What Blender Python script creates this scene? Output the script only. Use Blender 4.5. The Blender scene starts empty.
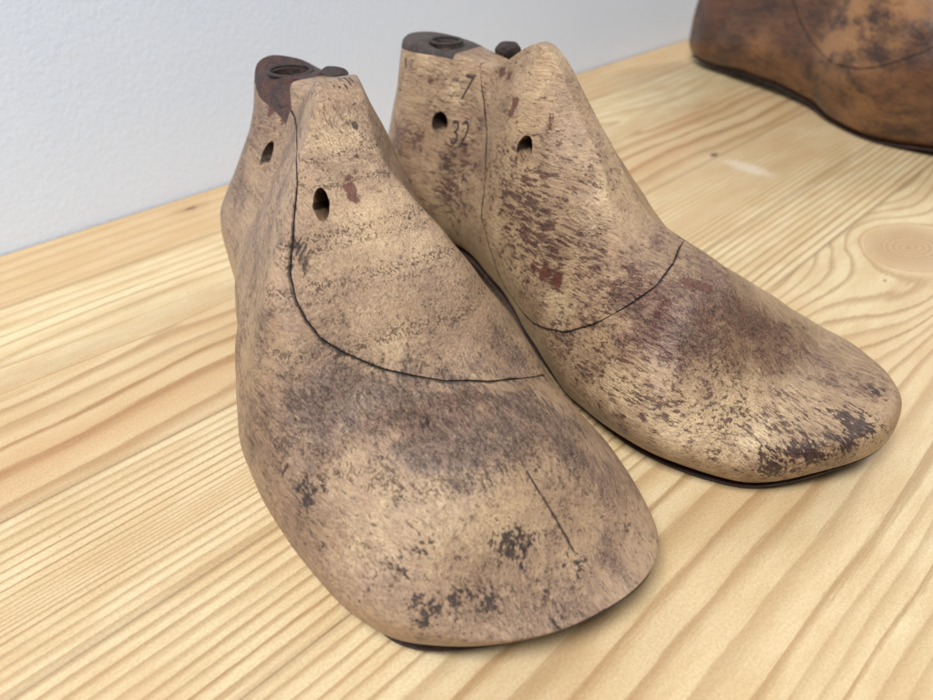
import bpy, bmesh, math, random
import numpy as np
from mathutils import Vector, Matrix
DATA = {"L": {"x": 0.9631, "y": 1.6783, "ang": -1.8281, "L": 1.4155, "tr": 0.2026, "toef": 0.05, "back": [0.0385, 0.0192, -0.0364, 0.0519, 0.1234, 0.1035], "yc": [-0.009, 0.0041, -0.0202, -0.0419, -0.0599, -0.061, -0.0601, -0.0625, -0.0551, -0.0188], "lean": [0.0206, 0.0202, 0.0508, 0.0799, 0.0515, -0.023, -0.0552, -0.0434, -0.0367, 0.0057], "w": [0.1898, 0.187, 0.1852, 0.1946, 0.2159, 0.2525, 0.2818, 0.2681, 0.2566, 0.2422], "t": [0.5653, 0.5485, 0.5563, 0.5645, 0.6239, 0.5332, 0.4133, 0.2737, 0.2755, 0.1006], "wu": [0.7295, 0.6562, 0.5881, 0.5191, 0.4995, 0.6179, 0.7792, 0.9077, 0.766, 0.7418], "wt": [0.5956, 0.458, 0.3335, 0.3055, 0.2147, 0.3366, 0.581, 0.5462, 0.5316, 0.5449], "b": [0.0845, 0.0834, 0.0819, 0.0936, 0.0785, 0.0446, 0.0146, 0.0026, 0.0, 0.0909]}, "R": {"x": 1.3652, "y": 1.6139, "ang": -1.5346, "L": 1.4457, "tr": 0.1915, "toef": 0.05, "back": [0.04, 0.01, -0.0, 0.0322, 0.0689, 0.0825], "yc": [0.0065, -0.0097, -0.0027, -0.0178, -0.0738, -0.1188, -0.1513, -0.1753, -0.1629, -0.1472], "lean": [-0.0384, -0.0324, -0.0331, -0.0307, -0.0407, -0.0292, -0.0666, -0.0679, -0.0155, -0.0083], "w": [0.1631, 0.1662, 0.1752, 0.1776, 0.1852, 0.218, 0.2547, 0.267, 0.2524, 0.1801], "t": [0.5611, 0.5649, 0.5603, 0.5431, 0.6251, 0.4787, 0.3378, 0.29, 0.1832, 0.1681], "wu": [0.791, 0.7368, 0.6729, 0.5942, 0.5632, 0.6333, 0.6939, 0.7894, 0.946, 1.0495], "wt": [0.5965, 0.499, 0.3677, 0.2736, 0.1217, 0.1485, 0.3099, 0.4455, 0.4379, 0.4804], "b": [0.0785, 0.079, 0.0803, 0.0903, 0.0684, 0.0232, 0.0, 0.0, 0.0048, 0.0649]}, "D": {"x": 3.6996, "y": 2.0013, "ang": -1.8507, "L": 1.6427, "tr": 0.2062, "toef": 0.06, "back": [0.0326, 0.0057, 0.0119, 0.0243, 0.0655, 0.0807], "yc": [-0.0193, 0.0141, 0.0191, 0.0004, -0.0027, -0.0079, -0.0583, -0.0795, -0.069, -0.069], "lean": [-0.0208, -0.0114, -0.0129, -0.0164, -0.0238, -0.0172, -0.0278, -0.0307, -0.0075, -0.0075], "w": [0.1646, 0.165, 0.1725, 0.1749, 0.1756, 0.1944, 0.2271, 0.2458, 0.2336, 0.2248], "t": [0.5691, 0.5697, 0.5751, 0.6003, 0.6603, 0.6403, 0.5799, 0.4995, 0.3997, 0.28], "wu": [0.7789, 0.73, 0.674, 0.6074, 0.5954, 0.685, 0.7282, 0.7981, 0.8706, 0.9856], "wt": [0.6234, 0.545, 0.3993, 0.3057, 0.1761, 0.2203, 0.3516, 0.4704, 0.5575, 0.63], "b": [0.0295, 0.0306, 0.0313, 0.049, 0.0427, 0.0255, 0.0076, -0.0013, 0.0194, 0.0501]}, "stains": {"L": {"p": [[0.878, -0.298, 0.356, 0.0648, 0.6], [0.921, -0.351, 0.206, 0.0589, 0.7], [1.02, -0.245, 0.294, 0.0689, 0.7], [1.071, -0.154, 0.274, 0.0766, 0.8], [1.154, -0.095, 0.27, 0.0743, 0.9], [1.161, 0.006, 0.25, 0.0699, 0.8], [1.197, 0.061, 0.214, 0.0557, 0.6], [1.248, 0.103, 0.169, 0.0487, 0.6], [1.028, -0.3, 0.245, 0.0465, 0.4], [1.181, -0.161, 0.254, 0.0506, 0.6], [0.534, -0.214, 0.318, 0.0722, 0.6], [0.243, -0.148, 0.321, 0.0607, 0.5], [0.255, -0.07, 0.472, 0.0474, 0.45], [1.311, -0.056, 0.161, 0.0447, 0.6], [1.282, 0.008, 0.184, 0.0381, 0.4], [1.363, 0.038, 0.114, 0.0468, 0.6], [1.104, -0.34, 0.165, 0.0464, 0.4], [1.036, 0.049, 0.27, 0.0502, 0.5], [0.991, -0.022, 0.327, 0.0407, 0.3], [0.983, 0.092, 0.286, 0.0434, 0.4], [0.987, -0.244, 0.329, 0.0384, 0.5], [1.071, -0.085, 0.274, 0.0469, 0.5]], "k": [[1.093, -0.318, 0.203, 0.0247, 1.0], [1.097, -0.297, 0.219, 0.0163, 0.8], [1.304, -0.096, 0.167, 0.0357, 0.9], [1.306, -0.119, 0.163, 0.0197, 0.7], [1.245, -0.22, 0.192, 0.0251, 0.7], [1.338, -0.165, 0.127, 0.0255, 1.0], [1.369, -0.084, 0.111, 0.0322, 0.6], [1.301, -0.244, 0.135, 0.0428, 0.7], [1.368, 0.021, 0.062, 0.0346, 0.7], [1.359, -0.024, 0.118, 0.0288, 0.6], [1.343, 0.123, 0.053, 0.032, 0.5], [1.26, -0.26, 0.16, 0.0272, 0.5], [1.115, -0.135, 0.273, 0.0142, 0.8], [1.321, -0.195, 0.134, 0.0234, 0.7], [1.338, 0.096, 0.122, 0.026, 0.5], [1.26, -0.284, 0.144, 0.0313, 0.5], [1.036, -0.333, 0.204, 0.0127, 0.4], [1.239, -0.01, 0.219, 0.0163, 0.5], [1.154, -0.131, 0.269, 0.0198, 0.4], [1.404, -0.082, 0.096, 0.0281, 0.5], [1.165, -0.326, 0.154, 0.0203, 0.4], [1.22, -0.313, 0.14, 0.02, 0.4], [1.336, -0.136, 0.039, 0.0254, 0.5]], "c": [[0.983, -0.135, 0.335, 0.071, 0.8], [0.834, -0.081, 0.467, 0.0669, 1.0], [0.692, -0.066, 0.563, 0.0629, 0.9], [1.23, -0.171, 0.222, 0.0716, 0.9], [1.266, -0.114, 0.206, 0.0578, 1.0], [1.21, -0.274, 0.181, 0.0581, 0.8], [1.104, -0.262, 0.24, 0.0373, 0.6], [0.886, -0.019, 0.428, 0.0501, 0.8], [1.337, -0.037, 0.136, 0.0377, 0.5], [0.551, -0.062, 0.591, 0.0391, 0.5], [0.794, -0.005, 0.493, 0.0348, 0.8], [1.171, -0.212, 0.241, 0.029, 0.6]], "r": [[0.777, -0.087, 0.507, 0.012, 1.0], [0.79, -0.088, 0.498, 0.0102, 1.0], [0.759, -0.082, 0.519, 0.0087, 0.9], [0.271, -0.055, 0.496, 0.0187, 0.8], [0.339, -0.05, 0.496, 0.0181, 0.8]], "f": [[0.466, -0.053, 0.545, 0.0521, 0.6], [0.661, -0.067, 0.585, 0.0456, 0.4], [1.055, -0.147, 0.278, 0.0928, 0.5], [1.147, -0.058, 0.27, 0.0907, 0.6], [1.14, 0.06, 0.234, 0.081, 0.6], [0.995, -0.282, 0.292, 0.0619, 0.5], [1.032, 0.138, 0.211, 0.0356, 0.7], [0.692, -0.266, 0.305, 0.075, 0.4], [0.639, -0.142, 0.504, 0.0371, 0.5], [0.755, -0.183, 0.502, 0.0256, 0.5], [1.245, 0.025, 0.206, 0.0462, 0.4]]}, "R": {"p": [[1.025, -0.377, 0.261, 0.0657, 0.8], [1.093, -0.286, 0.291, 0.0768, 1.0], [1.154, -0.23, 0.247, 0.0695, 0.9], [1.097, -0.385, 0.245, 0.0646, 0.7], [0.918, -0.351, 0.271, 0.0489, 0.6], [0.962, -0.286, 0.325, 0.0589, 0.5], [1.199, -0.183, 0.201, 0.0616, 0.6], [1.303, -0.164, 0.148, 0.0521, 0.5], [1.392, -0.145, 0.137, 0.0629, 0.5], [0.17, -0.169, 0.336, 0.0537, 0.7], [0.269, -0.155, 0.383, 0.0647, 0.3], [1.058, -0.189, 0.302, 0.0508, 0.8], [1.158, -0.409, 0.189, 0.0551, 0.3], [1.021, -0.329, 0.304, 0.0475, 0.6], [0.174, -0.126, 0.505, 0.0372, 0.3], [0.463, -0.188, 0.366, 0.0287, 0.3], [1.244, -0.121, 0.165, 0.0427, 0.5], [0.94, -0.182, 0.332, 0.0292, 0.5], [0.847, -0.29, 0.332, 0.0324, 0.3]], "k": [[1.384, -0.225, 0.136, 0.0523, 1.0], [1.351, -0.346, 0.113, 0.0496, 1.0], [1.319, -0.386, 0.097, 0.034, 1.0], [1.38, -0.114, 0.138, 0.0384, 0.8], [1.434, -0.185, 0.128, 0.0287, 0.8], [1.35, -0.227, 0.14, 0.0362, 0.8], [1.282, -0.417, 0.083, 0.0225, 0.7], [1.382, -0.285, 0.128, 0.0391, 0.9], [0.666, -0.191, 0.505, 0.0152, 0.5], [1.124, -0.361, 0.244, 0.026, 0.5], [0.983, -0.424, 0.175, 0.0153, 0.4], [1.128, -0.291, 0.268, 0.0268, 0.5], [0.856, -0.275, 0.348, 0.0162, 0.4], [1.078, -0.44, 0.187, 0.0148, 0.4], [1.309, -0.327, 0.135, 0.0268, 0.5], [0.352, -0.172, 0.331, 0.0227, 0.5], [1.418, -0.255, 0.117, 0.0278, 0.6], [0.514, -0.179, 0.466, 0.0139, 0.3]], "r": [[0.554, -0.178, 0.513, 0.0136, 1.0], [0.549, -0.186, 0.492, 0.0136, 0.9], [0.459, -0.109, 0.546, 0.0144, 1.0], [0.493, -0.127, 0.549, 0.0118, 0.9], [0.661, -0.192, 0.506, 0.0108, 0.8], [0.666, -0.201, 0.489, 0.0108, 0.7], [0.771, -0.328, 0.243, 0.0188, 1.0], [0.811, -0.339, 0.247, 0.0185, 1.0], [0.739, -0.321, 0.238, 0.0128, 0.8], [1.058, -0.264, 0.303, 0.0176, 1.0], [1.082, -0.249, 0.296, 0.0157, 1.0], [0.238, -0.122, 0.491, 0.013, 0.7], [0.292, -0.165, 0.346, 0.0257, 0.4], [0.394, -0.165, 0.365, 0.0223, 0.5], [0.734, -0.281, 0.337, 0.0211, 0.4], [1.05, -0.353, 0.283, 0.0375, 0.5]], "c": [[1.248, -0.374, 0.14, 0.0847, 1.0], [0.825, -0.235, 0.39, 0.0619, 0.6], [0.598, -0.155, 0.583, 0.049, 0.8], [0.843, -0.366, 0.21, 0.0508, 0.8], [1.176, -0.45, 0.131, 0.0644, 1.0], [0.305, -0.12, 0.48, 0.0637, 0.5], [0.211, -0.112, 0.532, 0.0393, 0.5], [1.05, -0.451, 0.156, 0.0468, 0.8], [1.3, -0.246, 0.146, 0.0499, 0.5], [0.603, -0.276, 0.264, 0.0338, 0.5]], "f": [[0.648, -0.264, 0.346, 0.0873, 1.0], [0.739, -0.307, 0.277, 0.0846, 1.0], [0.554, -0.221, 0.4, 0.0454, 0.7], [0.371, -0.175, 0.327, 0.0751, 0.8], [1.093, -0.456, 0.16, 0.0737, 0.6], [0.992, -0.433, 0.16, 0.0575, 0.7], [1.226, -0.408, 0.136, 0.0557, 0.5], [0.341, -0.125, 0.465, 0.0755, 0.5], [0.807, -0.211, 0.419, 0.0625, 0.3], [0.847, -0.32, 0.298, 0.0604, 0.8], [0.376, -0.202, 0.242, 0.0756, 0.8], [0.97, -0.357, 0.273, 0.0768, 0.8], [1.132, -0.34, 0.247, 0.0938, 0.7], [1.338, -0.326, 0.129, 0.0958, 0.6], [0.87, -0.398, 0.156, 0.0405, 0.8]]}}, "c": {"SEAM_R": [[0.371, -0.084, 0.543], [0.407, -0.117, 0.489], [0.463, -0.166, 0.43], [0.493, -0.204, 0.361], [0.514, -0.232, 0.305], [0.523, -0.247, 0.26], [0.554, -0.264, 0.229], [0.58, -0.275, 0.196], [0.603, -0.279, 0.158], [0.639, -0.292, 0.135], [0.684, -0.316, 0.13], [0.73, -0.34, 0.129], [0.771, -0.359, 0.132], [0.811, -0.377, 0.147], [0.879, -0.393, 0.175], [0.94, -0.39, 0.22], [0.992, -0.361, 0.272], [1.021, -0.321, 0.308], [1.004, -0.233, 0.315], [0.987, -0.186, 0.319], [0.925, -0.03, 0.3], [0.87, 0.03, 0.27], [0.8, 0.08, 0.24], [0.72, 0.1, 0.235], [0.64, 0.11, 0.26], [0.58, 0.115, 0.31], [0.54, 0.11, 0.38], [0.5, 0.1, 0.45], [0.44, 0.08, 0.51], [0.385, 0.05, 0.55], [0.368, 0, 0.56], [0.362, -0.045, 0.556]], "SEAM_L": [[0.32, -0.026, 0.542], [0.362, -0.04, 0.515], [0.45, -0.062, 0.517], [0.529, -0.089, 0.531], [0.603, -0.114, 0.529], [0.701, -0.149, 0.536], [0.741, -0.165, 0.523], [0.768, -0.178, 0.51], [0.808, -0.2, 0.484], [0.83, -0.211, 0.469], [0.852, -0.224, 0.453], [0.873, -0.236, 0.437], [0.908, -0.243, 0.411], [0.933, -0.239, 0.388], [0.958, -0.227, 0.362], [0.979, -0.201, 0.34], [1.008, -0.155, 0.311], [1.028, -0.112, 0.294], [1.051, -0.064, 0.279], [1.063, -0.03, 0.275], [1.078, 0.003, 0.27], [1.074, 0.036, 0.258], [1.04, 0.142, 0.205], [1.03, 0.2, 0.25], [0.96, 0.215, 0.29], [0.87, 0.215, 0.33], [0.78, 0.205, 0.37], [0.69, 0.185, 0.42], [0.6, 0.16, 0.47], [0.5, 0.14, 0.51], [0.4, 0.12, 0.53], [0.33, 0.105, 0.55], [0.315, 0.07, 0.556], [0.316, 0.035, 0.552]], "HR": [[0.296, -0.148, 0.404], [0.621, -0.227, 0.44]], "HL": [[0.326, -0.094, 0.419], [0.79, -0.144, 0.498]], "VL": [-0.6940990494027962, 0.48265866291389253, -0.3226398242456354], "CL": [[[[1.239, -0.032, 0.224], [1.269, -0.028, 0.202], [1.282, -0.024, 0.189], [1.292, -0.021, 0.179], [1.315, -0.014, 0.155], [1.328, -0.012, 0.142], [1.346, -0.01, 0.127], [1.368, 0.003, 0.062]], 0.0022, 1.0], [[[0.714, -0.209, 0.435], [0.838, -0.228, 0.461]], 0.003, 0.8], [[[0.75, -0.207, 0.458], [0.838, -0.218, 0.463]], 0.003, 0.8], [[[0.799, -0.212, 0.48], [0.821, -0.213, 0.475]], 0.003, 0.7], [[[0.755, -0.23, 0.418], [0.865, -0.235, 0.443]], 0.006, 0.9], [[[0.768, -0.229, 0.428], [0.865, -0.228, 0.444]], 0.004, 0.8], [[[0.825, -0.209, 0.472], [0.865, -0.204, 0.444]], 0.004, 0.8], [[[0.83, -0.198, 0.47], [0.86, -0.194, 0.448]], 0.003, 0.8], [[[0.834, -0.192, 0.467], [0.856, -0.184, 0.451]], 0.003, 0.7], [[[0.838, -0.212, 0.463], [0.843, -0.174, 0.461]], 0.003, 0.8], [[[0.891, -0.225, 0.425], [0.865, -0.196, 0.444]], 0.003, 0.7], [[[0.847, -0.213, 0.457], [0.882, -0.212, 0.431]], 0.004, 0.8], [[[0.504, -0.006, 0.609], [0.595, -0.029, 0.62]], 0.0028, 1.0], [[[0.508, 0.003, 0.611], [0.599, -0.02, 0.618]], 0.0028, 1.0], [[[0.551, -0.004, 0.623], [0.603, -0.008, 0.617]], 0.0028, 1.0], [[[0.555, 0.004, 0.623], [0.595, 0.003, 0.62]], 0.0028, 1.0], [[[0.56, 0.012, 0.624], [0.586, 0.012, 0.622]], 0.0028, 0.9], [[[0.674, -0.028, 0.576], [0.679, -0.028, 0.572]], 0.006, 1.0], [[[0.723, -0.051, 0.541], [0.728, -0.049, 0.538]], 0.004, 1.0], [[[0.639, -0.013, 0.599], [0.634, -0.003, 0.602]], 0.003, 1.0], [[[1.016, -0.343, 0.198], [1.036, -0.338, 0.197], [1.036, -0.328, 0.212], [1.024, -0.332, 0.213], [1.016, -0.343, 0.198]], 0.0025, 0.9], [[[0.942, -0.03, 0.38], [0.933, -0.013, 0.389]], 0.003, 0.6], [[[0.843, -0.017, 0.46], [0.834, -0.002, 0.466]], 0.003, 0.9], [[[1.137, -0.194, 0.262], [1.126, -0.149, 0.272]], 0.0015, 0.5], [[[1.245, 0.025, 0.206], [1.275, 0.042, 0.181]], 0.002, 0.5]], "CR": [[[[1.058, -0.413, 0.225], [1.097, -0.425, 0.208], [1.128, -0.428, 0.193]], 0.002, 0.7], [[[1.109, -0.346, 0.264], [1.161, -0.314, 0.227]], 0.002, 0.6], [[[0.887, -0.417, 0.112], [1.008, -0.454, 0.122]], 0.0018, 0.6], [[[1.008, -0.454, 0.122], [1.109, -0.472, 0.12]], 0.0018, 0.5], [[[1.236, -0.416, 0.124], [1.29, -0.406, 0.1]], 0.0018, 0.6], [[[1.013, -0.41, 0.218], [1.062, -0.393, 0.246], [1.124, -0.364, 0.242]], 0.0022, 0.7], [[[0.149, -0.119, 0.523], [0.155, -0.125, 0.506]], 0.005, 0.9], [[[0.634, -0.149, 0.593], [0.625, -0.085, 0.572], [0.648, -0.106, 0.581]], 0.002, 0.9]], "dR": [0.2351, -0.0715, 0.566], "dL": [0.213, 0.0141, 0.553], "kR": [0.3571, 0.0289, 0.552], "kL": [0.3099, 0.079, 0.556], "t7": [0.341, -0.135, 0.44], "t32": [0.339, -0.16, 0.366], "stD": {"c": [[1.043, -0.256, 0.367, 0.14, 0.95], [1.093, -0.248, 0.423, 0.14, 0.95], [0.978, -0.243, 0.312, 0.1, 0.95], [1.225, -0.252, 0.428, 0.12, 0.95], [0.819, -0.175, 0.048, 0.12, 0.5], [1.174, -0.319, 0.074, 0.14, 0.5], [1.408, -0.29, 0.074, 0.14, 0.5], [0.56, -0.187, 0.201, 0.12, 0.5]], "p": [[1.202, -0.292, 0.355, 0.07, 0.9], [1.078, -0.294, 0.256, 0.06, 0.9], [1.215, -0.274, 0.393, 0.05, 0.9], [0.269, -0.151, 0.252, 0.15, 0.5], [0.511, -0.184, 0.149, 0.1, 0.5]]}}}
K = 0.17            # metres per modelling unit (the camera's height above the table)
S = np.array([0, .06, .15, .27, .40, .52, .64, .76, .88, 1.0])
scene = bpy.context.scene
COL = scene.collection

# ------------------------------------------------------------------ helpers
def link(name, verts, faces, mat=None, parent=None, smooth=True):
    me = bpy.data.meshes.new(name)
    me.from_pydata([tuple(v) for v in verts], [], [tuple(f) for f in faces])
    me.validate(); me.update()
    o = bpy.data.objects.new(name, me); COL.objects.link(o)
    if mat: me.materials.append(mat)
    if parent: o.parent = parent
    if smooth: me.shade_smooth()
    return o

def spl(x, xp, fp):
    h = np.diff(xp); d = np.diff(fp) / h; m = np.zeros_like(fp)
    for i in range(1, len(xp) - 1):
        if d[i-1] * d[i] > 0:
            m[i] = 3*(h[i-1]+h[i]) / ((2*h[i]+h[i-1])/d[i-1] + (h[i]+2*h[i-1])/d[i])
    m[0] = d[0]; m[-1] = d[-1]
    i = np.clip(np.searchsorted(xp, x) - 1, 0, len(xp) - 2); t = (x - xp[i]) / h[i]
    return (2*t**3-3*t**2+1)*fp[i] + (t**3-2*t**2+t)*h[i]*m[i] + (3*t**2-2*t**3)*fp[i+1] + (t**3-t**2)*h[i]*m[i+1]

def bspl(C, n):
    Kc = C.shape[-2]; u = np.arange(n) * Kc / n; i = u.astype(int); t = (u - i)[:, None]
    g = lambda k: C[..., (i + k) % Kc, :]
    return ((1-t)**3*g(-1) + (3*t**3-6*t**2+4)*g(0) + (-3*t**3+3*t**2+3*t+1)*g(1) + t**3*g(2)) / 6

def toecap(sec, H, s, tr, P=2.15):
    nt = sec.shape[1]; h = nt//2
    for i in range(len(s)):
        r = (s[i]-.64)/.36
        if r <= 0 or H[i] <= 0: continue
        r = min(r, .9999); y = sec[i, :h+1, 0]; e = sec[i, :h+1, 1]/H[i]; k = int(np.argmax(y)); ym = max(y[k], 1e-9)
        c = np.clip(y[k:]/ym, 0, 1); cs = c[::-1]; es = e[k:][::-1]
        c2 = (r**P+(1-r**P)*c**P)**(1/P)
        sec[i, k:h+1, 1] = np.interp(c2, cs, es)*H[i]
        sec[i, h+1:, 1] = sec[i, 1:h, 1][::-1]

def last_surface(p, ns, nt, sole=False):
    """lofted outline of a shoe last in its own frame: x heel to toe, y across, z up"""
    a = np.linspace(0, np.pi, ns); s = (1 - np.cos(a)) / 2
    L = p['L']; g = lambda k: spl(s, S, np.array(p[k], float))
    yc, lean, w, t, wu, wt, b = [g(k) for k in ('yc', 'lean', 'w', 't', 'wu', 'wt', 'b')]
    b = np.maximum(b, 0.0) + .0045
    hc = np.sqrt(np.clip(1 - (1 - np.clip(s/.13, 0, 1))**2, 0, 1))
    tr = p['tr']; tc = (1 - np.clip((s-(1-tr))/tr, 0, 1)**2.4)**(1/2.4)
    w = w * hc * tc
    H = t - b
    q = np.clip((s-.62)/.26, 0, 1); q = q*q*(3-2*q); z = np.zeros_like(s); wf = w * (.86-.07*q); sw = np.clip((s-.6)/.3, 0, 1)
    if sole:
        fw = w*p.get('sf', 1.)*(.905+.02*sw*sw*(3-2*sw)); H2 = .0065
        pts = [(z, z), (.5*fw, z), (fw*.98, z), (fw*1.02, z+H2*.5), (fw*.98, z+H2), (.5*fw, z+H2), (z, z+H2)]
    else:
        pts = [(z, z), (.55*wf, z), (wf, z), (w*(1-.04*q), (.09+.03*q)*H), (w*1.07, (.28+.12*q)*H), (w*(1+wu)/2*1.04, (.5+.07*q)*H), (wu*w, .74*H),
               (wt*w, .97*H), (wt*w*.9, H), (wt*w*.45, H), (z, H)]
    half = np.stack([np.stack(q, -1) for q in pts], -2)
    mir = half[:, 1:-1][:, ::-1] * np.array([-1, 1])
    sec = bspl(np.concatenate([half, mir], 1), nt)
    if not sole: toecap(sec, H, s, tr)
    eta = np.clip(sec[..., 1] / np.maximum(H, 1e-6)[:, None], 0, 1.1)
    Y = sec[..., 0] + yc[:, None] + lean[:, None]*eta
    Z = sec[..., 1] + b[:, None] - (.0036 if sole else 0)
    if sole: Y = Y + .009*sw[:, None]
    fall = np.clip(1 - s/.35, 0, 1)**2
    X = s[:, None]*L + fall[:, None]*np.interp(eta, [0, .12, .3, .5, .75, 1], p['back'])
    tf = np.clip((s-.8)/.2, 0, 1)**2
    X = X - tf[:, None]*(p['toef']*(eta-.25)**2)
    if not sole:
        # slight hand-carved unevenness
        wob = (np.sin(X*23+Y*17)*np.sin(Z*19+X*7+1) + .6*np.sin(X*41-Z*37)*np.sin(Y*43+2)) * .0016
        ymid = (yc+lean*.5)[:, None]
        Y = Y + wob*np.sign(Y-ymid)*np.clip(np.abs(Y-ymid)/.05, 0, 1); Z = Z + wob*np.clip(eta*2-.4, 0, 1)
    return X, Y, Z

def loft_object(name, X, Y, Z, mat, parent):
    ns, nt = X.shape
    V = np.stack([X, Y, Z], -1).reshape(-1, 3) * K
    F = []
    for i in range(ns-1):
        for j in range(nt):
            k = (j+1) % nt
            F.append((i*nt+j, i*nt+k, (i+1)*nt+k, (i+1)*nt+j))
    o = link(name, V, F, mat, parent)
    bm = bmesh.new(); bm.from_mesh(o.data)
    bmesh.ops.remove_doubles(bm, verts=bm.verts, dist=2e-6)
    bmesh.ops.dissolve_degenerate(bm, edges=bm.edges, dist=1e-7)
    bmesh.ops.recalc_face_normals(bm, faces=bm.faces)
    bm.to_mesh(o.data); bm.free(); o.data.update()
    return o

def prism(poly, y0=-.6, y1=.6):
    """closed side-view outline (x,z) pushed through the last's width"""
    n = len(poly)
    V = [(x*K, y0*K, z*K) for x, z in poly] + [(x*K, y1*K, z*K) for x, z in poly]
    F = [tuple(range(n)), tuple(range(2*n-1, n-1, -1))] + [(i, n+i, n+(i+1) % n, (i+1) % n) for i in range(n)]
    o = link('cutter', V, F, smooth=False); fixn(o); return o

def fixn(o):
    bm = bmesh.new(); bm.from_mesh(o.data); bmesh.ops.recalc_face_normals(bm, faces=bm.faces); bm.to_mesh(o.data); bm.free()

def cyl(c, r, h, axis='z', rz=None, seg=40, r2=None):
    bm = bmesh.new()
    bmesh.ops.create_cone(bm, cap_ends=True, segments=seg, radius1=r*K, radius2=(r if r2 is None else r2)*K, depth=h*K)
    if rz: bmesh.ops.scale(bm, vec=(1, rz, 1), verts=bm.verts)
    if axis == 'y': bmesh.ops.rotate(bm, matrix=Matrix.Rotation(math.pi/2, 3, 'X'), verts=bm.verts)
    bmesh.ops.translate(bm, vec=Vector(c)*K, verts=bm.verts)
    me = bpy.data.meshes.new('cutter'); bm.to_mesh(me); bm.free()
    o = bpy.data.objects.new('cutter', me); COL.objects.link(o); fixn(o); return o

def ball(c, r, name='cutter', mat=None, parent=None, rot=0):
    bm = bmesh.new(); bmesh.ops.create_icosphere(bm, subdivisions=4, radius=1)
    for v in bm.verts:
        n = 1 + .05*math.sin(v.co.x*5+1)*math.sin(v.co.y*6+v.co.z*4)
        v.co = Vector((v.co.x*r[0], v.co.y*r[1], v.co.z*r[2]))*n*K
    bmesh.ops.rotate(bm, matrix=Matrix.Rotation(rot, 3, 'Z'), verts=bm.verts)
    bmesh.ops.translate(bm, vec=Vector(c)*K, verts=bm.verts)
    me = bpy.data.meshes.new(name); bm.to_mesh(me); bm.free()
    o = bpy.data.objects.new(name, me); COL.objects.link(o)
    if mat: me.materials.append(mat)
    if parent: o.parent = parent
    me.shade_smooth(); return o

def boole(o, cutter, op):
    m = o.modifiers.new('b', 'BOOLEAN'); m.operation = op; m.object = cutter; m.solver = SOLVER
    dg = bpy.context.evaluated_depsgraph_get(); dg.update()
    me = bpy.data.meshes.new_from_object(o.evaluated_get(dg)); old = o.data
    o.modifiers.clear(); o.data = me; me.name = o.name; bpy.data.meshes.remove(old)
SOLVER = 'MANIFOLD'

def dup(o, name):
    c = o.copy(); c.data = o.data.copy(); c.name = name; c.data.name = name; COL.objects.link(c); return c

def kill(*os):
    for o in os: bpy.data.objects.remove(o, do_unlink=True)

def finish(o, ang=38):
    o.data.shade_smooth(); o.data.set_sharp_from_angle(angle=math.radians(ang))

def polydist(P, poly, vec=False):
    d = np.full(len(P), 9.); Q = np.zeros_like(P)
    for a, b in zip(poly[:-1], poly[1:]):
        a = np.array(a); b = np.array(b); ab = b-a
        t = np.clip(((P-a)@ab)/max(ab@ab, 1e-9), 0, 1)
        q = P-(a+t[:, None]*ab); e = np.linalg.norm(q, axis=1); m = e < d; d = np.where(m, e, d); Q[m] = q[m]
    return (d, Q) if vec else d

def paint(o, stains, seam, holes, cracks=(), rim=None):
    """wear masks as point attributes: where old stains, spots and dirt sit on the wood, plus dark peg holes"""
    me = o.data; n = len(me.vertices); P = np.empty(n*3); me.vertices.foreach_get('co', P); P = P.reshape(-1, 3)/K
    for ch, nm in (('p', 'stain'), ('k', 'spot'), ('c', 'clean'), ('r', 'red'), ('f', 'fleck')):
        v = np.zeros(n)
        for x, y, z, r, st in stains.get(ch, []):
            d2 = ((P-np.array([x, y, z]))**2).sum(1)/(r*r)
            v = np.maximum(v, st*np.exp(-d2*.8)) if ch in 'kr' else 1-(1-v)*(1-.9*st*np.exp(-d2*.8))
        put(me, nm, v)
    g = np.zeros(n); cr = np.zeros(n)
    N = np.empty(n*3); me.vertices.foreach_get('normal', N); N = N.reshape(-1, 3)
    if len(seam[0]) == 3: d = polydist(P, list(seam)+[seam[0]])
    else:
      d, q = polydist(P[:, [0, 2]], seam, True); e = q/np.maximum(np.linalg.norm(q, axis=1), 1e-9)[:, None]
      nd = N[:, 0]*e[:, 0]+N[:, 2]*e[:, 1]; d = d/np.maximum(np.sqrt(np.clip(1-nd*nd, 0, 1)), .04)
    g = np.maximum(g, .8*np.exp(-(d/.0045)**2))
    for c, r, dr in holes:
        d = np.linalg.norm(P-np.array(c), axis=1); dv = np.array(dr)/np.linalg.norm(dr); ax = (P-np.array(c))@dv
        rad = np.sqrt(np.maximum(d*d-ax*ax, 0))
        g = np.maximum(g, np.clip(1-(rad-min(r[:2]))/.003, 0, 1)*(np.abs(ax) < .14))  # dark colour on the walls and rims of the peg holes
    for c, wd, st in cracks:
        d = polydist(P, c); cr = np.maximum(cr, (st if wd < .0025 or len(c) > 2 else st*.95)*np.exp(-(d/max(wd*1.25, .0028))**2))
    put(me, 'crack', cr)
    put(me, 'grime_hole_dark', g)

def put(me, nm, v):
    a = me.attributes.new(nm, 'FLOAT', 'POINT'); a.data.foreach_set('value', np.asarray(v, np.float32))

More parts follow.
